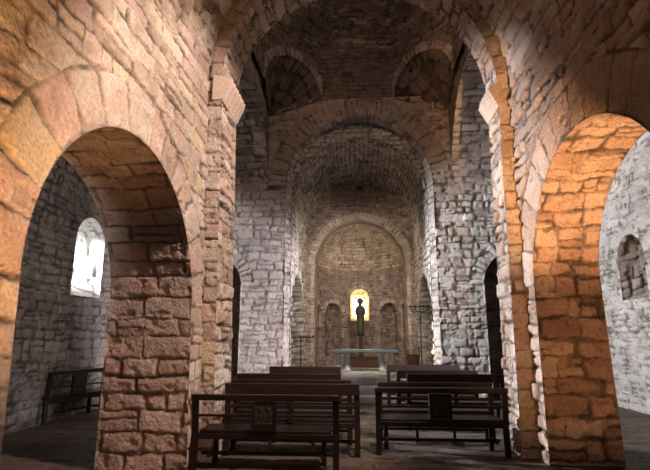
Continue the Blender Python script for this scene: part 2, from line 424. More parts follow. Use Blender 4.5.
# imposts: chamfered blocks under the springing of the transverse arch
def impost(name, side):
    bm = bmesh.new()
    xf = PIL(5.2) if side < 0 else PIR(5.2)
    prof = [(.14, 5.06), (-.01, 5.06), (-.13, 5.32), (-.13, 5.42), (.02, 5.46), (.14, 5.46)]
    ys = np.linspace(-.015, 1.03, 14)
    rows = []
    for t in ys:
        r = []
        for i, (dx, z) in enumerate(prof):
            X = xf - side * dx * -1 if False else xf + (dx if side > 0 else -dx)
            jit = .012 * math.sin(t * 31 + i * 2.1) + .008 * math.sin(t * 77 + i)
            r.append(bm.verts.new((X + (jit if i in (2, 3) else 0), YF(X) + t * (YB(X) - YF(X)), z + (jit if i in (1, 2) else 0))))
        rows.append(r)
    for i in range(len(rows) - 1):
        for k in range(len(prof)):
            k2 = (k + 1) % len(prof)
            bm.faces.new((rows[i][k], rows[i][k2], rows[i + 1][k2], rows[i + 1][k]))
    bm.faces.new(rows[0]); bm.faces.new(rows[-1][::-1])
    bmesh.ops.recalc_face_normals(bm, faces=bm.faces)
    return bm_obj(name, bm, M_IMPOST, kind='structure')
impost('trim_5', -1); impost('trim_6', 1)

# ------------------------------------------------------------------ crossing
CY, CR, CS = (Y0 + Y1) / 2, (Y1 - Y0) / 2, 5.30
lat = lambda u, v: np.where(v < CS, np.abs(u - CY) - CR - .001, np.hypot(u - CY, v - CS) - CR - .001)
for nm, s, sd in (('wall_crossing_left', -1, 71), ('wall_crossing_right', 1, 72)):
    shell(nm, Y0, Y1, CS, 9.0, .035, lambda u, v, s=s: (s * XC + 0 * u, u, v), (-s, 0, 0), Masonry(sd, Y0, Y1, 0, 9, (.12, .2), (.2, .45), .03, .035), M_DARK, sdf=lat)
    # barrel vault of the transept arm, continuing the lateral arch
    f, T = arch_profile(CY, CR, 0.0)
    def P(u, v, s=s, f=f):
        a, z, _, _ = f(v); return s * u, a, z + CS
    def N(u, v, f=f):
        a, z, na, nz = f(v); return 0 * u, na, nz
    shell('ceiling_transept_' + ('left' if s < 0 else 'right'), XC, XO, 0, T, .04, P, N, Masonry(sd + 4, XC, XO, 0, 8, (.14, .22), (.25, .5), .03, .03), M_GREY)

# east wall of the crossing and transept arms, with the chancel arch and two side openings
CA_R, CA_S = 1.95, 5.52
SO = dict(c=3.93, R=.84, s=2.85)
def east_sdf(u, v):
    a = arch_sdf(.0, CA_R, CA_S)(u, v)
    b = arch_sdf(SO['c'], SO['R'], SO['s'])(np.abs(u), v)
    return np.minimum(a, b)
_em = Masonry(81, -6, 6, 0, 9, (.13, .24), (.18, .46), .034, .042, .022, .014, .04, .2)
_er = Masonry(82, 0, .50, 0, PI * CA_R, (.10, .17), (1, 1), .026, .04, .016, .012, .015, 0, single=True)
_es = Masonry(83, 0, .32, 0, PI * .84, (.10, .17), (1, 1), .024, .035, .012, .012, .015, 0, single=True)
def eastH(u, v):
    a = _em(u, v); k = np.where(u < 0, .42, .72); a = (a[0] * k, a[1] + np.where(u < 0, .2, 0), a[2] * np.where(u < 0, .75, 1))
    th = np.arctan2(v - CA_S, u); r = np.hypot(u, v - CA_S)
    b = _er(r - CA_R, th * CA_R); b = (b[0], np.clip(.15 + .5 * b[1], 0, 1), b[2])
    a = over(a, b, ((v > CA_S - .1) & (r < CA_R + .50)).astype(float))
    ua = np.abs(u); th = np.arctan2(v - SO['s'], ua - SO['c']); r = np.hypot(ua - SO['c'], v - SO['s'])
    return over(a, _es(r - SO['R'], th * SO['R']), ((v > SO['s']) & (r < SO['R'] + .32)).astype(float))
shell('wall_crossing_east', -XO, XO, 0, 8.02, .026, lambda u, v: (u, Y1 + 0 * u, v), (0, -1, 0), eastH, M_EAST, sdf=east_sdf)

# recesses behind the two side openings
for nm, s, sd in (('wall_side_apse_left', -1, 84), ('wall_side_apse_right', 1, 85)):
    f, T = arch_profile(SO['c'], SO['R'], SO['s'])
    shell('trim_' + ('7' if s < 0 else '8'), 0, .5, 0, T, .05, lambda u, v, s=s, f=f: (s * f(v)[0], Y1 + u, f(v)[1]), lambda u, v, s=s, f=f: (s * f(v)[2], 0 * u, f(v)[3]), Masonry(sd + 3, 0, .5, 0, T), M_GREY)
    shell(nm, 0, PI, 0, 3.9, .05, lambda u, v, s=s: (s * SO['c'] + 1.0 * np.cos(u), Y1 + .5 + 1.0 * np.sin(u), v), lambda u, v: (-np.cos(u), -np.sin(u), 0 * u),
          Masonry(sd, 0, PI, 0, 4), M_DARK)
    bm = bmesh.new(); box(bm, s * SO['c'] - 1.1, s * SO['c'] + 1.1, Y1 + .5, Y1 + 1.6, 3.88, 4.0, 0)
    bm_obj('ceiling_side_apse_' + ('left' if s < 0 else 'right'), bm, M_DARK, kind='structure')

# squinches, drum, dome
OC = Vector((0, CY, 0)); OA = 2.36; ZB = 7.98; HALF = OA * math.tan(PI / 8)
def octr(ph):
    d = (ph + PI / 8) % (PI / 4) - PI / 8
    return OA / np.cos(d)
per = 8 * 2 * HALF
def octpos(u):      # perimeter parameter -> x, y, nx, ny, face index, offset along face
    k = np.floor(u / (2 * HALF)).astype(int); o = u - (k + .5) * 2 * HALF
    a = k * PI / 4
    return OA * np.cos(a) - o * np.sin(a), CY + OA * np.sin(a) + o * np.cos(a), -np.cos(a), -np.sin(a), k, o
SQR = .92
def drum_sdf(u, v):
    k = np.floor(u / (2 * HALF)).astype(int); o = u - (k + .5) * 2 * HALF
    return np.where(k % 2 == 1, np.hypot(o, np.maximum(v - ZB, -1)) - SQR, 1.0)
_dm = Masonry(91, 0, per, 7, 10, (.10, .17), (.18, .4), .028, .03)
_sr = Masonry(92, 0, .26, 0, PI * SQR, (.09, .14), (1, 1), .024, .035, .016, .01, .01, 0, single=True)
def drumH(u, v):
    a = _dm(u, v); a = (a[0], a[1] * .66, a[2]); _, _, _, _, k, o = octpos(u)
    r = np.hypot(o, v - ZB); th = np.arctan2(v - ZB, o)
    b = _sr(r - SQR, th * SQR); b = (b[0] + .03, np.clip(.75 + .25 * b[1], 0, 1), b[2])
    return over(a, b, ((k % 2 == 1) & (r < SQR + .26) & (v > ZB)).astype(float))
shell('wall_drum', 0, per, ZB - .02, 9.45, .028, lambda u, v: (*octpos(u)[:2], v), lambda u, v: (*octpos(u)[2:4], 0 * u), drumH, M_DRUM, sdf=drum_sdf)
DZ, DH = 9.45, 1.75
def domeP(u, v):
    x, y, _, _, _, _ = octpos(u); k = np.cos(v); return x * k, CY + (y - CY) * k, DZ + DH * np.sin(v)
def domeN(u, v):
    _, _, nx, ny, _, _ = octpos(u); return nx * np.cos(v), ny * np.cos(v), -np.sin(v)
_dome = Masonry(93, 0, per, 0, 3.4, (.09, .15), (.2, .4), .026, .025)
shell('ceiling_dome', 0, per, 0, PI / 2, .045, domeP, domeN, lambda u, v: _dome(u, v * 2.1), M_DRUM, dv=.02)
for i, (sx, sy) in enumerate(((-1, 1), (1, 1), (-1, -1), (1, -1))):
    cor = np.array([sx * XC, CY + sy * CR, 7.55])
    mid = np.array([sx * OA / math.sqrt(2), CY + sy * OA / math.sqrt(2), ZB]); tan = np.array([-sy, sx, 0]) / math.sqrt(2)
    mq = Masonry(94 + i, 0, PI * SQR, 0, 1.4, (.5, .6), (.09, .15), .026, .035, .014, .01, .01, 0)
    def P(u, v, cor=cor, mid=mid, tan=tan):
        th = u / SQR; t = v / 1.2
        rim = mid[None, :] + SQR * (np.cos(th)[:, None] * tan[None, :] + np.sin(th)[:, None] * np.array([0, 0, 1.0])[None, :])
        p = cor[None, :] + (rim - cor[None, :]) * t[:, None]
        return p[:, 0], p[:, 1], p[:, 2]
    def N(u, v, mid=mid, tan=tan):
        th = u / SQR; n = -(np.cos(th)[:, None] * tan[None, :] + np.sin(th)[:, None] * np.array([0, 0, 1.0])[None, :])
        return n[:, 0], n[:, 1], n[:, 2]
    def Hq(u, v, mq=mq):
        h, t, m = mq(u, np.full_like(v, .3) + .2 * 0)
        return h * np.clip(v / 1.2, 0, 1), t, m
    # radiating stones: one row of narrow wedges
    mq2 = Masonry(98 + i, 0, PI * SQR, 0, 2.0, (.075, .11), (.12, .20), .03, .075, .03, .02, .02, .1)
    shell('trim_%d' % (9 + i), 0, PI * SQR, .04, 1.2, .025, P, N, lambda u, v, mq2=mq2: mq2(u, v * .3 + .9), M_SQUINCH)

# ------------------------------------------------------------------ chancel
f, T = arch_profile(0, CA_R, CA_S)
YC1, YA = 12.38, 16.0
shell('trim_13', 0, YC1 - Y1, 0, T, .028, lambda u, v: (f(v)[0] * (1 - .05 * u / (YC1 - Y1)), Y1 + u, f(v)[1]), lambda u, v: (f(v)[2], 0 * u, f(v)[3]),
      Masonry(101, 0, 1, 0, T, (.13, .2), (.2, .42), .03, .035), M_GREY, dw=.03)
BR, BS = 1.84, 5.20
shell('wall_chancel_step', -2.0, 2.0, 0, 7.6, .03, lambda u, v: (u, YC1 + 0 * u, v), (0, -1, 0), Masonry(102, -2, 2, 0, 8, (.1, .16), (.15, .3)), M_GREY,
      sdf=arch_sdf(0, BR, BS))
shell('ceiling_chancel', YC1, YA, 0, PI * BR, .026, lambda u, v: (-BR * np.cos(v / BR), u, BS + BR * np.sin(v / BR)),
      lambda u, v: (np.cos(v / BR), 0 * u, -np.sin(v / BR)), Masonry(103, YC1, YA, 0, 6, (.10, .17), (.16, .36), .03, .04, .02, .012), M_GREY)
for nm, s, sd in (('wall_chancel_left', -1, 104), ('wall_chancel_right', 1, 105)):
    ma = Masonry(sd, YC1, YA, 0, 6, (.11, .2), (.18, .4), .03, .035)
    mb = Masonry(sd + 2, YC1, YA, 0, 6, (.12, .2), (.14, .32), .055, .13, .05, .02, .07, .3)
    mr_ = Masonry(sd + 4, 0, .26, 0, PI * 1.2, (.10, .16), (1, 1), .024, .03, .012, .01, .01, 0, single=True)
    bs = arch_sdf(13.98, 1.42, 1.92)
    def H(u, v, ma=ma, mb=mb, mr_=mr_, bs=bs):
        a = ma(u, v); b = mb(u, v); d = bs(u, v)
        r = np.hypot(u - 13.98, v - 1.92); th = np.arctan2(v - 1.92, u - 13.98)
        a = over(a, mr_(r - 1.42, th * 1.42), ((d > 0) & (v > 1.92) & (d < .26)).astype(float))
        m = sstep(0, .03, -d)
        h, t, j = over(a, b, m); return h - .30 * m, t, j
    shell(nm, YC1, YA, 0, BS, .022, lambda u, v, s=s: (s * BR + 0 * u, u, v), (-s, 0, 0), H, M_RUBBLE)

# apse arch, apse wall, half dome
AR, AS = 1.57, 3.98
_am = Masonry(111, -2, 2, 0, 8, (.085, .14), (.13, .32), .02, .016, .008, .008, .02, .1)
_ar = Masonry(112, 0, .25, 0, PI * AR, (.09, .15), (1, 1), .02, .028, .01, .008, .008, 0, single=True)
def apH(u, v):
    a = _am(u, v); r = np.hypot(u, v - AS); th = np.arctan2(v - AS, u)
    b = _ar(r - AR, th * AR); b = (b[0] + .025, np.clip(.72 + .28 * b[1], 0, 1), b[2])
    a = (a[0], .25 + .5 * a[1], a[2])
    a = over(a, b, ((v > AS) & (r < AR + .25)).astype(float))
    a = (a[0], np.where((np.abs(u) < AR + .12) & (v < AS), .7 + .3 * a[1], a[1]), a[2])  # jamb strip tinted lighter, painting in the light on it
    oc = sstep(.11, .07, np.hypot(u - .05, (v - 6.72)))        # small dark putlog hole above the arch
    return a[0] - .35 * oc, a[1], a[2]
shell('wall_apse_arch', -1.86, 1.86, 0, 7.10, .02, lambda u, v: (u, YA + 0 * u, v), (0, -1, 0), apH, M_APSE, sdf=arch_sdf(0, AR, AS))
f2, T2 = arch_profile(0, AR, AS)
shell('trim_14', 0, .30, 0, T2, .022, lambda u, v: (f2(v)[0], YA + u, f2(v)[1]), lambda u, v: (f2(v)[2], 0 * u, f2(v)[3]), Masonry(113, 0, .3, 0, T2, (.1, .16), (.3, .5), .02, .02), M_PALE)
shell('trim_15', -1.6, 1.6, 0, 5.6, .03, lambda u, v: (u, YA + .30 + 0 * u, v), (0, -1, 0), flatH, M_DARK, sdf=arch_sdf(0, 1.49, AS - .02))
PR, PY = 1.5, 16.30
ARC = PR * PI / 2
WIN = dict(c=-.03, R=.35, z0=2.12, s=2.95)
def wsdf(c, R, z0, s):
    g = arch_sdf(c, R, s)
    return lambda u, v: np.maximum(g(u, v), z0 - v)
aw = wsdf(WIN['c'], WIN['R'], WIN['z0'], WIN['s'])
_pm = Masonry(121, -ARC, ARC, 0, 4, (.085, .135), (.13, .30), .02, .016, .008, .007, .018, .1)
_pr = Masonry(122, 0, .15, -4, 4, (.09, .13), (1, 1), .018, .018, .006, .006, .006, 0, single=True)
niches = [wsdf(c, R, .85, 2.34 if R > .3 else 2.40) for c, R in ((-1.12, .40), (1.12, .40), (-2.02, .24), (2.02, .24))]
nds = [(-1.12, .40, 2.34), (1.12, .40, 2.34), (-2.02, .24, 2.40), (2.02, .24, 2.40)]
def apseH(u, v):
    h, t, j = _pm(u, v); t = .25 + .5 * t
    for (c, R, s) in nds + [(WIN['c'], WIN['R'], WIN['s'])]:
        r = np.hypot(u - c, v - s); th = np.arctan2(v - s, u - c)
        q = _pr(np.clip(r - R, 0, .15), th * R)
        m = ((v > s) & (r > R) & (r < R + .15)).astype(float)
        h, t, j = over((h, t, j), (q[0] + .015, np.clip(.72 + .28 * q[1], 0, 1), q[2]), m)
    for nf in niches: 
        m = sstep(0, .03, -nf(u, v)); h = h - .30 * m; t = t * (1 - .6 * m)  # niche insides also tinted darker, shade put into the colour
    return h, t, j
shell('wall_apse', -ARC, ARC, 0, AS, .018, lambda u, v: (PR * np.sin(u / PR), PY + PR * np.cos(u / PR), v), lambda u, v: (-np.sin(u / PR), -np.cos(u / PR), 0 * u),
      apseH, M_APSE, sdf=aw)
_hd = Masonry(123, -ARC, ARC, 0, 3, (.10, .16), (.14, .30), .022, .02, .01, .008, .02, .1)
shell('ceiling_apse', -ARC, ARC, 0, ARC, .022, lambda u, v: (PR * np.cos(v / PR) * np.sin(u / PR), PY + PR * np.cos(v / PR) * np.cos(u / PR), AS + PR * np.sin(v / PR)),
      lambda u, v: (-np.cos(v / PR) * np.sin(u / PR), -np.cos(v / PR) * np.cos(u / PR), -np.sin(v / PR)), _hd, M_HALFDOME)

# ------------------------------------------------------------------ window embrasures and panes
def loop_window(c, R, z0, s, n=14):
    pts = [(c + R, z0), (c + R, s)]
    pts += [(c + R * math.cos(PI * k / n), s + R * math.sin(PI * k / n)) for k in range(1, n)]
    pts += [(c - R, s), (c - R, z0)]
    return pts
def dense(pts, d=.04):
    out = []
    for i in range(len(pts)):
        a = pts[i]; b = pts[(i + 1) % len(pts)]; n = max(1, int(math.hypot(b[0] - a[0], b[1] - a[1]) / d))
        for k in range(n): out.append((a[0] + (b[0] - a[0]) * k / n, a[1] + (b[1] - a[1]) * k / n))
    return np.array(out)
def embrasure(name, A, B, depth, toworld, mat, amp, seed):
    """skin between the inner outline A and the outer outline B"""
    a = dense(loop_window(*A)); n = len(a)
    # match the outer outline point by point
    cA, RA_, zA, sA = A; cB, RB, zB, sB = B
    b = np.stack([cB + (a[:, 0] - cA) * RB / RA_, np.where(a[:, 1] <= sA, zB + (a[:, 1] - zA) * (sB - zB) / (sA - zA), sB + (a[:, 1] - sA) * RB / RA_)], -1)
    ns = max(6, int(depth / .035)); ts = np.linspace(0, 1, ns)
    per_ = np.concatenate([[0], np.cumsum(np.hypot(*np.diff(a, axis=0).T))])
    mas = Masonry(seed, 0, per_[-1] + 1, 0, depth, (.14, .24), (.12, .3), .025, amp * 2, amp, amp * .6)
    V = []; tt = []; jj = []
    cen = np.array([cA, (zA + sA) / 2])
    for t in ts:
        p = a + (b - a) * t
        h, ti, jo = mas(per_, np.full(n, t * depth))
        k = min(1, t / .05, (1 - t) / .05) if 0 < t < 1 else 0
        d = cen[None, :] - p; d /= np.linalg.norm(d, axis=1)[:, None]
        p = p + d * (h * k)[:, None]
        V.append(np.stack(toworld(p[:, 0], p[:, 1], t * depth), -1)); tt.append(ti); jj.append(jo)
    V = np.concatenate(V); idx = np.arange(n * ns).reshape(ns, n); nx = np.roll(idx, -1, 1)
    F = np.stack([idx[:-1], nx[:-1], nx[1:], idx[1:]], -1).reshape(-1, 4)
    return mk_mesh(name, V, F, mat, dict(tint=np.concatenate(tt), joint=np.concatenate(jj)), 'structure')
def pane(name, B, toworld, depth, mat, bars=True):
    cB, RB, zB, sB = B; R = RB + .02
    pts = loop_window(cB, R, zB - .02, sB)
    bm = bmesh.new(); vs = [bm.verts.new(toworld(np.array(x), np.array(z), depth)) for x, z in pts]; bm.faces.new(vs)
    o = bm_obj(name, bm, mat, kind='structure')
    bm = bmesh.new()
    for z in np.linspace(zB, sB, 4)[1:]: tube(bm, [toworld(np.array(cB - R), np.array(z), depth - .01), toworld(np.array(cB + R), np.array(z), depth - .01)], .006, 6)
    tube(bm, [toworld(np.array(cB), np.array(zB), depth - .01), toworld(np.array(cB), np.array(sB + RB), depth - .01)], .006, 6)
    bm_obj('window_bar', bm, M_IRON, parent=o)
    return o
# apse window
def awld(u, z, d):
    u = np.asarray(u, float); z = np.asarray(z, float)
    return ((PR + d) * np.sin(u / PR), PY + (PR + d) * np.cos(u / PR), z + 0 * u)
WA = (WIN['c'], WIN['R'], WIN['z0'], WIN['s']); WB = (WIN['c'], .20, 2.28, 2.88)
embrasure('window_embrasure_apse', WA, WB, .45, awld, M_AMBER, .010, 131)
pane('window_1', WB, awld, .44, M_GLASSW)
# transept windows
LWA = (9.68, .54, 2.40, 3.58); LWB = (9.95, .20, 2.80, 3.65)
lw = lambda u, z, d: (np.asarray(-XO - d) + 0 * u, u, z)
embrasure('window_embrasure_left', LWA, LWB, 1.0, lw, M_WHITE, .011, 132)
pane('window_2', LWB, lw, .99, M_GLASS)
RWA = (10.55, .50, 2.35, 3.25); RWB = (10.55, .16, 2.7, 3.4)
rw = lambda u, z, d: (np.asarray(XO + d) + 0 * u, u, z)
embrasure('window_embrasure_right', RWA, RWB, .9, rw, M_GREY, .022, 133)
# the right window is walled up at its outer end
bm = bmesh.new(); box(bm, XO + .72, XO + .9, 10.0, 11.1, 2.3, 3.9, 0); bm_obj('window_3', bm, M_DARK, kind='structure')

# ------------------------------------------------------------------ outer walls, aisle vaults
_ol = Masonry(141, YW, 12, 0, 8, (.13, .22), (.16, .42), .03, .032, .016, .014, .045, .25)
_or = Masonry(142, YW, 12, 0, 8, (.11, .20), (.14, .36), .032, .034, .018, .014, .05, .3)
shell('wall_left', 2.0, Y1, 0, 7.7, .028, lambda u, v: (-XO + 0 * u, u, v), (1, 0, 0), _ol, M_AISLE, sdf=wsdf(*[LWA[i] for i in (0, 1, 2, 3)]))
shell('wall_right', 3.0, Y1, 0, 7.7, .028, lambda u, v: (XO + 0 * u, u, v), (-1, 0, 0), _or, M_PALE, sdf=wsdf(*RWA))
shell('wall_left_west', YW, 2.0, 0, 7.7, .08, lambda u, v: (-XO + 0 * u, u, v), (1, 0, 0), _ol, M_AISLE)
shell('wall_right_west', YW, 3.0, 0, 7.7, .08, lambda u, v: (XO + 0 * u, u, v), (-1, 0, 0), _or, M_PALE)
for nm, s, xi, sd in (('left', -1, -LT, 151), ('right', 1, RT, 152)):
    c = (xi + XO) / 2; R = (XO - xi) / 2
    shell('ceiling_aisle_' + nm, YW, Y0, 0, PI * R, .06, lambda u, v, s=s, c=c, R=R: (s * (c - R * np.cos(v / R)), u, 3.95 + R * np.sin(v / R)),
          lambda u, v, s=s, R=R: (s * np.cos(v / R), 0 * u, -np.sin(v / R)), Masonry(sd, YW, Y0, 0, 5), M_GREY)
    shell('wall_transept_west_' + nm, xi, XO, 0, 8.0, .08, lambda u, v, s=s: (s * u, Y0 + .02 + 0 * u, v), (0, 1, 0), Masonry(sd + 4, 3, 6, 0, 8), M_GREY,
          sdf=arch_sdf(c, R - .02, 3.95))

# ------------------------------------------------------------------ floors and steps
_fl = Masonry(161, -6, 6, YW, 14, (.28, .5), (.5, 1.2), .02, .014, .004, .006, .05, .1)
shell('floor', -XO - .1, XO + .1, YW, Y1 + 1.7, .04, lambda u, v: (u, v, 0 * u - .001), (0, 0, 1), _fl, M_FLOOR)
_cf = Masonry(162, -2, 2, 11, 18, (.35, .5), (.5, .9), .014, .008, .003, .003, .02, 0)
shell('floor_chancel', -2.0, 2.0, 12.55, 17.9, .04, lambda u, v: (u, v, CH + 0 * u), (0, 0, 1), _cf, M_CHANCEL)
bm = bmesh.new()
for i, (y, z) in enumerate(((11.75, .175), (12.15, .35))): box(bm, -1.86, 1.86, y, 12.6, 0 if i == 0 else .17, z, .015)
box(bm, -1.86, 1.86, 12.55, 12.7, .0, CH - .003, .0)
bm_obj('floor_chancel_steps', bm, M_CHANCEL, kind='structure')

# ------------------------------------------------------------------ benches
def carving_mesh(strokes, dots, w=.115, h=.118, n=46):
    """one carved plate: raised strokes and rosettes over a flat ground"""
    bm = bmesh.new(); g = []
    for a in range(n):
        r = []
        for b in range(n):
            x = -w + 2 * w * a / (n - 1); z = -h + 2 * h * b / (n - 1); d = 9
            for ln in strokes:
                for (x0, z0), (x1, z1) in zip(ln, ln[1:]):
                    t = max(0, min(1, ((x - x0) * (x1 - x0) + (z - z0) * (z1 - z0)) / ((x1 - x0) ** 2 + (z1 - z0) ** 2)))
                    d = min(d, math.hypot(x - x0 - t * (x1 - x0), z - z0 - t * (z1 - z0)))
            for cx, cz, R in dots:
                q = math.hypot(x - cx, z - cz); d = min(d, max(0, q - R * (.7 + .3 * math.cos(6 * math.atan2(z - cz, x - cx)))))
            k = 0 if a in (0, n - 1) or b in (0, n - 1) else 1
            r.append(bm.verts.new((x, -.002 - .011 * k * max(0, 1 - d / .008), z)))
        g.append(r)
    for a in range(n - 1):
        for b in range(n - 1): bm.faces.new((g[a][b], g[a + 1][b], g[a + 1][b + 1], g[a][b + 1]))
    return bm
def carve_a():
    return carving_mesh([[(-.095, .03), (-.075, -.07), (-.045, .03), (-.025, -.07), (0, .03), (.02, -.07), (.045, .03), (.065, -.07), (.09, .03)], [(-.1, -.09), (.1, -.09)]],
                        [(-.05, .075, .024), (.05, .075, .024)])
def carve_b():
    return carving_mesh([[(-.09, .10), (-.075, .05), (-.05, .10), (-.05, .05)], [(.06, .10), (.078, .10), (.078, .0)], [(.03, -.07), (.09, .0)], [(.04, -.01), (.09, -.075)],
                         [(-.08, -.04), (-.06, -.01), (-.03, -.03), (-.045, -.075), (-.07, -.075), (-.08, -.04)]], [(.015, .035, .02)])

def bench(label, x0, x1, y, h, style, mat, px=None, rz=0, loc=None, inset=.0, group='wooden benches in the nave'):
    """bench seen from behind; its back posts stand on y, the seat reaches towards +y"""
    w = x1 - x0; cx = (x0 + x1) / 2
    t = empty('wooden_bench', label, 'bench', loc or (cx, y, 0), group)
    t.rotation_euler = (0, 0, rz)
    W = w / 2; P = .075; D = .40; i = inset
    for s in (-1, 1):
        bm = bmesh.new(); X = s * (W - P / 2)
        # back post leans slightly: square leg with a raked upper half
        r = [(0, .045), (.45, .05), (h, .008)]
        vs = []
        for z, yy in ((0, .03), (.44, .045), (h - .01, 0)):
            vs.append([bm.verts.new((X + a * P / 2, yy + b * .05, z)) for a, b in ((-1, 0), (1, 0), (1, 1), (-1, 1))])
        for k in range(2):
            for q in range(4): bm.faces.new((vs[k][q], vs[k][(q + 1) % 4], vs[k + 1][(q + 1) % 4], vs[k + 1][q]))
        bm.faces.new(vs[0][::-1]); bm.faces.new(vs[-1])
        bm_obj('leg', bm, mat, t)
        bm = bmesh.new(); Xf = s * (W - P / 2 - i)
        box(bm, Xf - .03, Xf + .03, D - .02, D + .04, 0, .43, .006); bm_obj('leg', bm, mat, t)
        bm = bmesh.new(); box(bm, Xf - .018, Xf + .018, .09, D - .02, .14, .18, .004); bm_obj('side_stretcher', bm, mat, t)
    bm = bmesh.new(); box(bm, -W + i * .55, W - i * .55, .05, D + .07, .43, .465, .008); bm_obj('seat', bm, mat, t)
    bm = bmesh.new(); box(bm, -W + P, W - P, .035, .07, .36, .43, .006); bm_obj('seat_rail', bm, mat, t)
    bm = bmesh.new(); box(bm, -W + P + i, W - P - i, D, D + .03, .35, .43, .006); bm_obj('seat_rail', bm, mat, t)
    bm = bmesh.new(); box(bm, -W + P, W - P, D * .55, D * .55 + .035, .14, .18, .006); bm_obj('stretcher', bm, mat, t)
    if style == 'panel':
        bm = bmesh.new(); box(bm, -W - .01, W + .01, -.022, .045, h - .072, h, .010); bm_obj('top_rail', bm, mat, t)
        bm = bmesh.new(); zr = .635; box(bm, -W + P, W - P, .018, .045, zr - .014, zr + .014, .005); bm_obj('back_rail', bm, mat, t)
        bm = bmesh.new(); cxp = px if px is not None else 0
        box(bm, cxp - .145, cxp + .145, .0, .04, .475, h - .08, .006)
        for a in (-1, 1): box(bm, cxp + a * .135 - .02, cxp + a * .135 + .02, -.012, .05, .46, h - .08, .005)
        p = bm_obj('back_panel', bm, mat, t)
        c = carve_a() if 'rosettes' in label else carve_b()
        for v in c.verts: v.co.x += cxp; v.co.z += .475 + (h - .555) * .5
        k = bm_obj('carving', c, M_CARVE, p); k['label'] = 'lighter carved ornament on the square panel'
    else:
        bm = bmesh.new(); box(bm, -W, W, -.018, .016, h - .155, h, .012); bm_obj('top_rail', bm, mat, t)
        bm = bmesh.new(); box(bm, -W + P, W - P, .02, .045, .615, .66, .005); bm_obj('back_rail', bm, mat, t)
        bm = bmesh.new(); box(bm, -W + P, W - P, .03, .055, .50, .54, .005); bm_obj('back_rail', bm, mat, t)
        bm = bmesh.new(); box(bm, -.035, .035, .0, .05, .43, h - .15, .005); bm_obj('back_stile', bm, mat, t)
        for a in (-.16, .16):
            bm = bmesh.new(); box(bm, a * w - .02, a * w + .02, .06, .1, 0, .43, .004); bm_obj('leg', bm, mat, t)
    return t

bench('dark bench nearest on the left of the aisle, square carved back panel with rosettes', -2.09, -.28, 5.95, .885, 'panel', M_WOOD, px=0, inset=.17)
bench('dark bench directly in front of the rosette-panelled bench, left of the aisle', -1.90, -.03, 6.72, .945, 'board', M_WOOD2)
bench('second bench ahead of the rosette-panelled one, end set back from the aisle', -1.98, -.15, 7.46, .93, 'board', M_WOOD2)
bench('second bench from the chancel in the left block, wide plain top board', -2.17, -.35, 8.40, .945, 'board', M_WOOD2)
bench('short bench at the head of the left block, closest to the chancel steps', -1.92, -.42, 10.1, .955, 'board', M_WOOD2)
bench('dark bench nearest on the right, square back panel carved with scratched signs', .185, 1.985, 6.90, .885, 'panel', M_WOOD, px=-.01, inset=.12)
bench('bench directly in front of the sign-carved bench, right of the aisle', .24, 2.00, 7.68, .885, 'board', M_WOOD2)
bench('second bench ahead of the sign-carved one, its aisle end furthest from the aisle', .78, 2.45, 8.60, .94, 'board', M_WOOD2)
bench('second bench from the chancel in the right block, plain top board', .67, 2.2, 9.45, .94, 'board', M_WOOD2)
bench('bench at the head of the right block, closest to the altar', .53, 2.05, 10.35, .985, 'board', M_WOOD2)
b_ = bench('dark wooden bench standing against the side wall below the glowing left window', 0, 1.35, 0, .93, 'panel', M_WOOD, px=0, rz=math.radians(72), loc=(-5.52, 9.25, 0), group='bench by the side wall')

# ------------------------------------------------------------------ altar
al = empty('altar_table', 'stone altar table with blue-grey slab on paired pale pillars before the apse', 'altar', (.12, 15.0, CH))
bm = bmesh.new(); box(bm, -1.0, 1.0, -.38, .38, .55, .64, .015); bm_obj('table_slab', bm, M_ALTAR, al)
for x in (-.86, -.56, .50, .82):
    bm = bmesh.new()
    lathe(bm, [(.12, .0), (.12, .06), (.095, .09), (.088, .13), (.10, .26), (.095, .40), (.088, .43), (.12, .48), (.13, .55)], (x, 0, 0), 16)
    bm_obj('leg', bm, M_ALTLEG, al, smooth=True)
for x in (-.71, .66):
    bm = bmesh.new(); box(bm, x - .27, x + .27, -.3, .3, 0.001, .035, .01); bm_obj('foot_plinth', bm, M_ALTLEG, al)

# small cupboard by the right apse jamb
cb = empty('wooden_cupboard', 'small reddish-brown wooden cupboard at the foot of the right apse jamb', 'cupboard', (1.63, 15.72, CH))
bm = bmesh.new(); box(bm, -.16, .16, -.15, .15, .03, .44, .008); box(bm, -.18, .18, -.17, .17, .002, .04, .006); bm_obj('carcass', bm, M_DAIS, cb)
bm = bmesh.new(); box(bm, -.18, .18, -.17, .17, .44, .47, .008); bm_obj('top', bm, M_DAIS, cb)
bm = bmesh.new(); box(bm, -.13, .13, -.168, -.15, .07, .41, .006); d_ = bm_obj('door', bm, M_DAIS, cb)
bm = bmesh.new(); lathe(bm, [(.006, 0), (.014, .012), (.008, .022)], (.09, -.18, .24), 10); bm_obj('knob', bm, M_IRON, d_)

# wooden platform behind the altar
pf = empty('wooden_platform', 'low brown wooden platform behind the altar, carrying the statue post', 'platform', (.09, 16.9, CH))
bm = bmesh.new(); box(bm, -.52, .48, -.42, .42, 0.002, .30, .012); bm_obj('platform_box', bm, M_DAIS, pf)
bm = bmesh.new(); box(bm, -.55, .51, -.45, .45, .30, .335, .01); bm_obj('platform_top', bm, M_DAIS, pf)

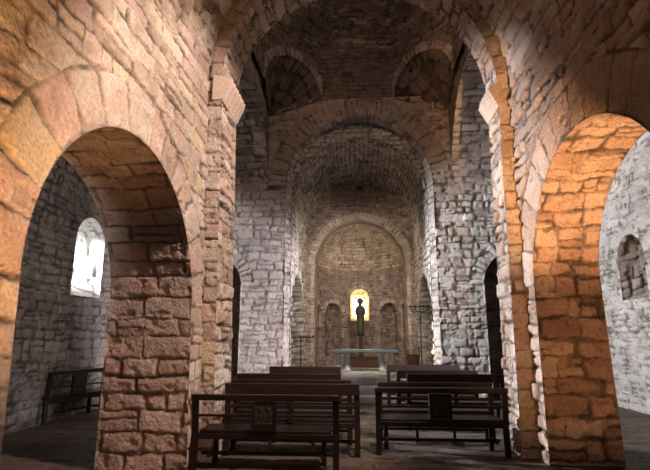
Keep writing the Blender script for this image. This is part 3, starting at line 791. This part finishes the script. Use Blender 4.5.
# ------------------------------------------------------------------ statue on its post
SX, SY = -.01, 16.95
st = empty('saint_statue', 'dark robed standing statue on a slim post against the bright apse window', 'statue', (SX, SY, CH + .336))
ph = 1.62 - CH - .336
bm = bmesh.new(); box(bm, -.075, .075, -.075, .075, 0, ph - .06, .012); box(bm, -.12, .12, -.12, .12, 0, .05, .01); bm_obj('post', bm, M_POST, st)
bm = bmesh.new(); lathe(bm, [(.09, 0), (.16, .03), (.16, .06), (.13, .08)], (0, 0, ph - .06), 16); bm_obj('bracket', bm, M_POST, st)
def figure():
    """robed figure as one lofted skin: hem, hips, folded arms, shoulders, neck, head"""
    n = 28; rings = []
    prof = [(0, .125, .11), (.03, .14, .12), (.15, .142, .12), (.32, .15, .125), (.48, .158, .125), (.62, .165, .13), (.74, .17, .13), (.84, .172, .125), (.91, .165, .11),
            (.955, .135, .09), (.975, .085, .065), (1.0, .05, .05), (1.04, .052, .056), (1.075, .078, .084), (1.12, .088, .098), (1.17, .088, .098), (1.215, .072, .08), (1.245, .04, .045), (1.255, .012, .012)]
    bm = bmesh.new()
    for z, a, b in prof:
        r = []
        for k in range(n):
            th = 2 * PI * k / n
            fold = 1 + (.07 * math.sin(9 * th + z * 3) * max(0, 1 - z / .8))
            x = a * (.84 if z < 1.0 else 1.25 if z > 1.06 else 1.1) * math.cos(th) * fold; y = b * math.sin(th) * fold
            if z > 1.03: # face: nose, brow and chin towards -y
                f = max(0, -math.sin(th)) ** 14
                y -= f * (.018 if 1.10 < z < 1.15 else .004)
                y += (max(0, -math.sin(th)) ** 4) * (.008 if 1.14 < z < 1.2 else 0)
            if .66 < z < .9: y -= .035 * max(0, -math.sin(th)) ** 3
            r.append(bm.verts.new((x, y, z)))
        rings.append(r)
    for i in range(len(rings) - 1):
        for k in range(n): bm.faces.new((rings[i][k], rings[i][(k + 1) % n], rings[i + 1][(k + 1) % n], rings[i + 1][k]))
    bm.faces.new(rings[0][::-1]); bm.faces.new(rings[-1])
    # sleeved arms folded across the chest, ending in joined hands
    for s in (-1, 1):
        tube(bm, [(s * .115, 0, .89), (s * .135, -.04, .76), (s * .125, -.10, .68), (s * .08, -.15, .70), (s * .03, -.165, .75)], [.045, .05, .048, .042, .026], 10)
        for q in range(5):
            tube(bm, [(s * .03, -.165 - .004 * q, .745 + .008 * q), (s * .012, -.175 - .003 * q, .785 + .006 * q), (s * .004, -.178, .82 + .01 * (2 - abs(q - 2)))], [.010, .009, .006], 6)
        tube(bm, [(s * .078, 0, 1.13), (s * .095, .005, 1.145), (s * .09, .01, 1.16)], [.01, .012, .008], 6)
    return bm
fg = bm_obj('robed_figure', figure(), M_STATUE, st, smooth=True); fg.location = (0, 0, ph + .02)
bm = bmesh.new()
tube(bm, [(.215 * math.cos(math.radians(a)), .06, 1.10 + .20 * math.sin(math.radians(a))) for a in range(25, 156, 10)], [.012] + [.026] * 12 + [.012], 8)
hl = bm_obj('halo', bm, M_HALO, st, smooth=True); hl.location = (0, 0, ph + .02); hl['label'] = 'reddish-brown arc over the head'

# ------------------------------------------------------------------ iron candle stands
cs = empty('votive_candle_rack', 'black iron candle rack on a thin pole by the left chancel wall', 'candle stand', (-1.62, 12.95, CH))
bm = bmesh.new(); tube(bm, [(0, 0, .04), (0, 0, 1.0)], .022, 10); bm_obj('pole', bm, M_IRON, cs)
bm = bmesh.new()
for k in range(3):
    a = k * 2 * PI / 3 + .4; tube(bm, [(0, 0, .12), (.12 * math.cos(a), .12 * math.sin(a), .10), (.2 * math.cos(a), .2 * math.sin(a), .012)], .014, 8)
bm_obj('tripod_foot', bm, M_IRON, cs)
bm = bmesh.new(); box(bm, -.06, .38, -.07, .07, 1.0, 1.03, .006)
for a in (-.06, .38): box(bm, a - .006, a + .006, -.07, .07, 1.03, 1.07, 0)
bm_obj('drip_tray', bm, M_IRON, cs)
for k in range(5):
    bm = bmesh.new(); tube(bm, [(.0 + .08 * k, 0, 1.03), (.08 * k, 0, 1.07)], .02, 8); h_ = bm_obj('candle_socket', bm, M_IRON, cs)
cd = empty('standing_candelabrum', 'tall black iron candelabrum with branching arms beside the right chancel wall', 'candelabrum', (1.58, 12.9, CH))
HT = 1.76
bm = bmesh.new(); tube(bm, [(0, 0, .05), (0, 0, HT)], .02, 10)
lathe(bm, [(.02, 0), (.05, .015), (.05, .03), (.02, .045)], (0, 0, HT - .28), 12); bm_obj('pole', bm, M_IRON, cd)
bm = bmesh.new()
for k in range(3):
    a = k * 2 * PI / 3 + .9; tube(bm, [(0, 0, .14), (.13 * math.cos(a), .13 * math.sin(a), .11), (.2 * math.cos(a), .2 * math.sin(a), .014)], .015, 8)
bm_obj('tripod_foot', bm, M_IRON, cd)
for k, ax in enumerate((-.24, -.12, 0, .11, .20)):
    bm = bmesh.new()
    tube(bm, [(0, 0, HT - .05), (ax * .5, 0, HT - .09 if ax else HT - .02), (ax, 0, HT - .02), (ax, 0, HT + .05)], .013, 8)
    lathe(bm, [(.014, 0), (.055, .012), (.06, .035), (.02, .04)], (ax, 0, HT + .045), 12)
    am = bm_obj('arm', bm, M_IRON, cd)
    bm = bmesh.new(); tube(bm, [(ax, 0, HT + .075), (ax, 0, HT + .11)], .016, 8); bm_obj('candle_stub', bm, M_IRON, am)

# small lit candle lamp on a bracket, right chancel pier
wl = empty('wall_lamp', 'tiny glowing candle lamp fixed low on the right chancel wall', 'lamp', (1.875, 12.35, 1.12))
bm = bmesh.new(); tube(bm, [(0.02, 0, 0), (-.07, 0, 0)], .01, 8); lathe(bm, [(.01, 0), (.035, .01), (.035, .02)], (-.07, 0, 0), 12); bm_obj('bracket', bm, M_IRON, wl)
bm = bmesh.new(); lathe(bm, [(.022, .02), (.03, .05), (.026, .085), (.008, .11)], (-.07, 0, 0), 12); bm_obj('flame_glass', bm, M_FLAME, wl, smooth=True)

# ------------------------------------------------------------------ lights
def area(name, loc, target, sx, sy, power, color, spread=None):
    l = bpy.data.lights.new(name, 'AREA'); l.shape = 'RECTANGLE'; l.size = sx; l.size_y = sy; l.energy = power; l.color = color
    if spread: l.spread = math.radians(spread)
    o = bpy.data.objects.new(name, l); col.objects.link(o); o.location = loc
    o.rotation_euler = (Vector(target) - Vector(loc)).to_track_quat('-Z', 'Y').to_euler(); return o
def spot(name, loc, target, power, color, ang, blend=.5, rad=.06):
    l = bpy.data.lights.new(name, 'SPOT'); l.energy = power; l.color = color; l.spot_size = math.radians(ang); l.spot_blend = blend; l.shadow_soft_size = rad
    o = bpy.data.objects.new(name, l); col.objects.link(o); o.location = loc
    o.rotation_euler = (Vector(target) - Vector(loc)).to_track_quat('-Z', 'Y').to_euler(); return o
COOL = (.88, .92, 1.0); WARM = (1.0, .54, .23); PINK = (1.0, .80, .68)
# daylight: windows of the left transept, the right transept door, the apse
spot('daylight_left_gable', (-XO + .25, 9.6, 5.0), (3.2, 9.5, 2.7), 7000, COOL, 64, .6, .22)
spot('daylight_left_window', (-12.0, 8.15, 4.3), (-6.3, 9.95, 3.05), 52000, (1.0, .96, .92), 12, .2, .3)
spot('daylight_left_sun', (-12.0, 12.0, 4.9), (-6.6, 9.95, 3.1), 42000, (.86, .91, 1.0), 12, .2, .3)
spot('daylight_right_doorsill', (XO - .3, 9.3, 1.25), (.6, 7.9, .05), 1500, (.72, .84, 1.0), 34, .7, .08)
spot('daylight_right_door', (XO - .25, 8.4, 1.5), (-2.8, 12.0, 2.3), 5600, (.95, .88, .98), 38, .8, .3)
area('daylight_apse_window', (-.03, PY + PR + .95, 2.6), (-.03, 12, 2.4), .9, 1.3, 150, (1.0, .88, .60))
area('fill_drum', (0, 7.6, 8.7), (0, 12, 5.4), 1.6, .8, 62, (1.0, .76, .60))  # added soft fill for the upper east wall, no drum window modelled
spot('fill_left_aisle', (-3.7, 2.1, 3.3), (-5.85, 8.8, 2.9), 620, (1.0, .93, .87), 62, .6, .4)  # added fill for the aisle wall, hidden behind the near pier
spot('chancel_fill_left', (-1.5, 12.55, 4.3), (1.0, 16.6, 2.6), 330, (1.0, .82, .64), 100, .6, .1)  # added fill to brighten the apse, no fixture modelled
spot('chancel_fill_right', (1.5, 12.55, 3.9), (-1.4, 15.6, 2.4), 480, (1.0, .88, .76), 110, .6, .1)  # added fill from the other side, rakes the left blind arch
# high south window of the nave
spot('daylight_high_window', (2.0, 3.9, 6.3), (-2.3, 6.1, 2.6), 2400, PINK, 74, .5, .12)
area('fill_west', (0, YW + .2, 2.6), (0, 6, 4.5), 1.4, 1.6, 26, (1.0, .74, .54))  # added weak fill behind the camera, no door modelled
# warm floodlights on the floor beside the visitor, plus added warm fills
spot('flood_lamp_right', (-.3, 1.3, .4), (-2.3, 2.3, 3.3), 1080, WARM, 74, 1.0, .05)
spot('fill_jamb', (.9, 1.1, .3), (-2.6, 5.93, 1.1), 380, (1.0, .60, .40), 34, .9, .05)  # added warm fill for the lower left jamb
spot('flood_lamp_left', (1.5, 1.8, .3), (2.85, 5.9, 3.55), 3900, WARM, 33, .8, .05)
spot('fill_low', (1.3, 2.2, .25), (2.8, 6.4, 2.0), 620, (1.0, .50, .20), 50, .9, .05)  # added second warm fill for the lower right jamb

w = bpy.data.worlds.new('sky'); scene.world = w; w.use_nodes = True
bg = w.node_tree.nodes['Background']; sk = w.node_tree.nodes.new('ShaderNodeTexSky'); sk.sky_type = 'HOSEK_WILKIE'; sk.turbidity = 4
w.node_tree.links.new(sk.outputs[0], bg.inputs['Color']); bg.inputs['Strength'].default_value = .6

# ------------------------------------------------------------------ camera
cam = bpy.data.cameras.new('camera'); co = bpy.data.objects.new('camera', cam); col.objects.link(co)
th, ps = math.radians(12.0), math.radians(4.28)
fw = Vector((-math.sin(ps) * math.cos(th), math.cos(ps) * math.cos(th), math.sin(th)))
co.location = (0, 0, 1.6); co.rotation_euler = fw.to_track_quat('-Z', 'Y').to_euler()
cam.sensor_width = 36; cam.lens = 470 / 650 * 36; cam.clip_start = .05
scene.camera = co
scene.view_settings.view_transform = 'Standard'; scene.view_settings.look = 'None'
scene.view_settings.exposure = 0
scene.cycles.use_denoising = True
scene.cycles.max_bounces = 8; scene.cycles.diffuse_bounces = 3
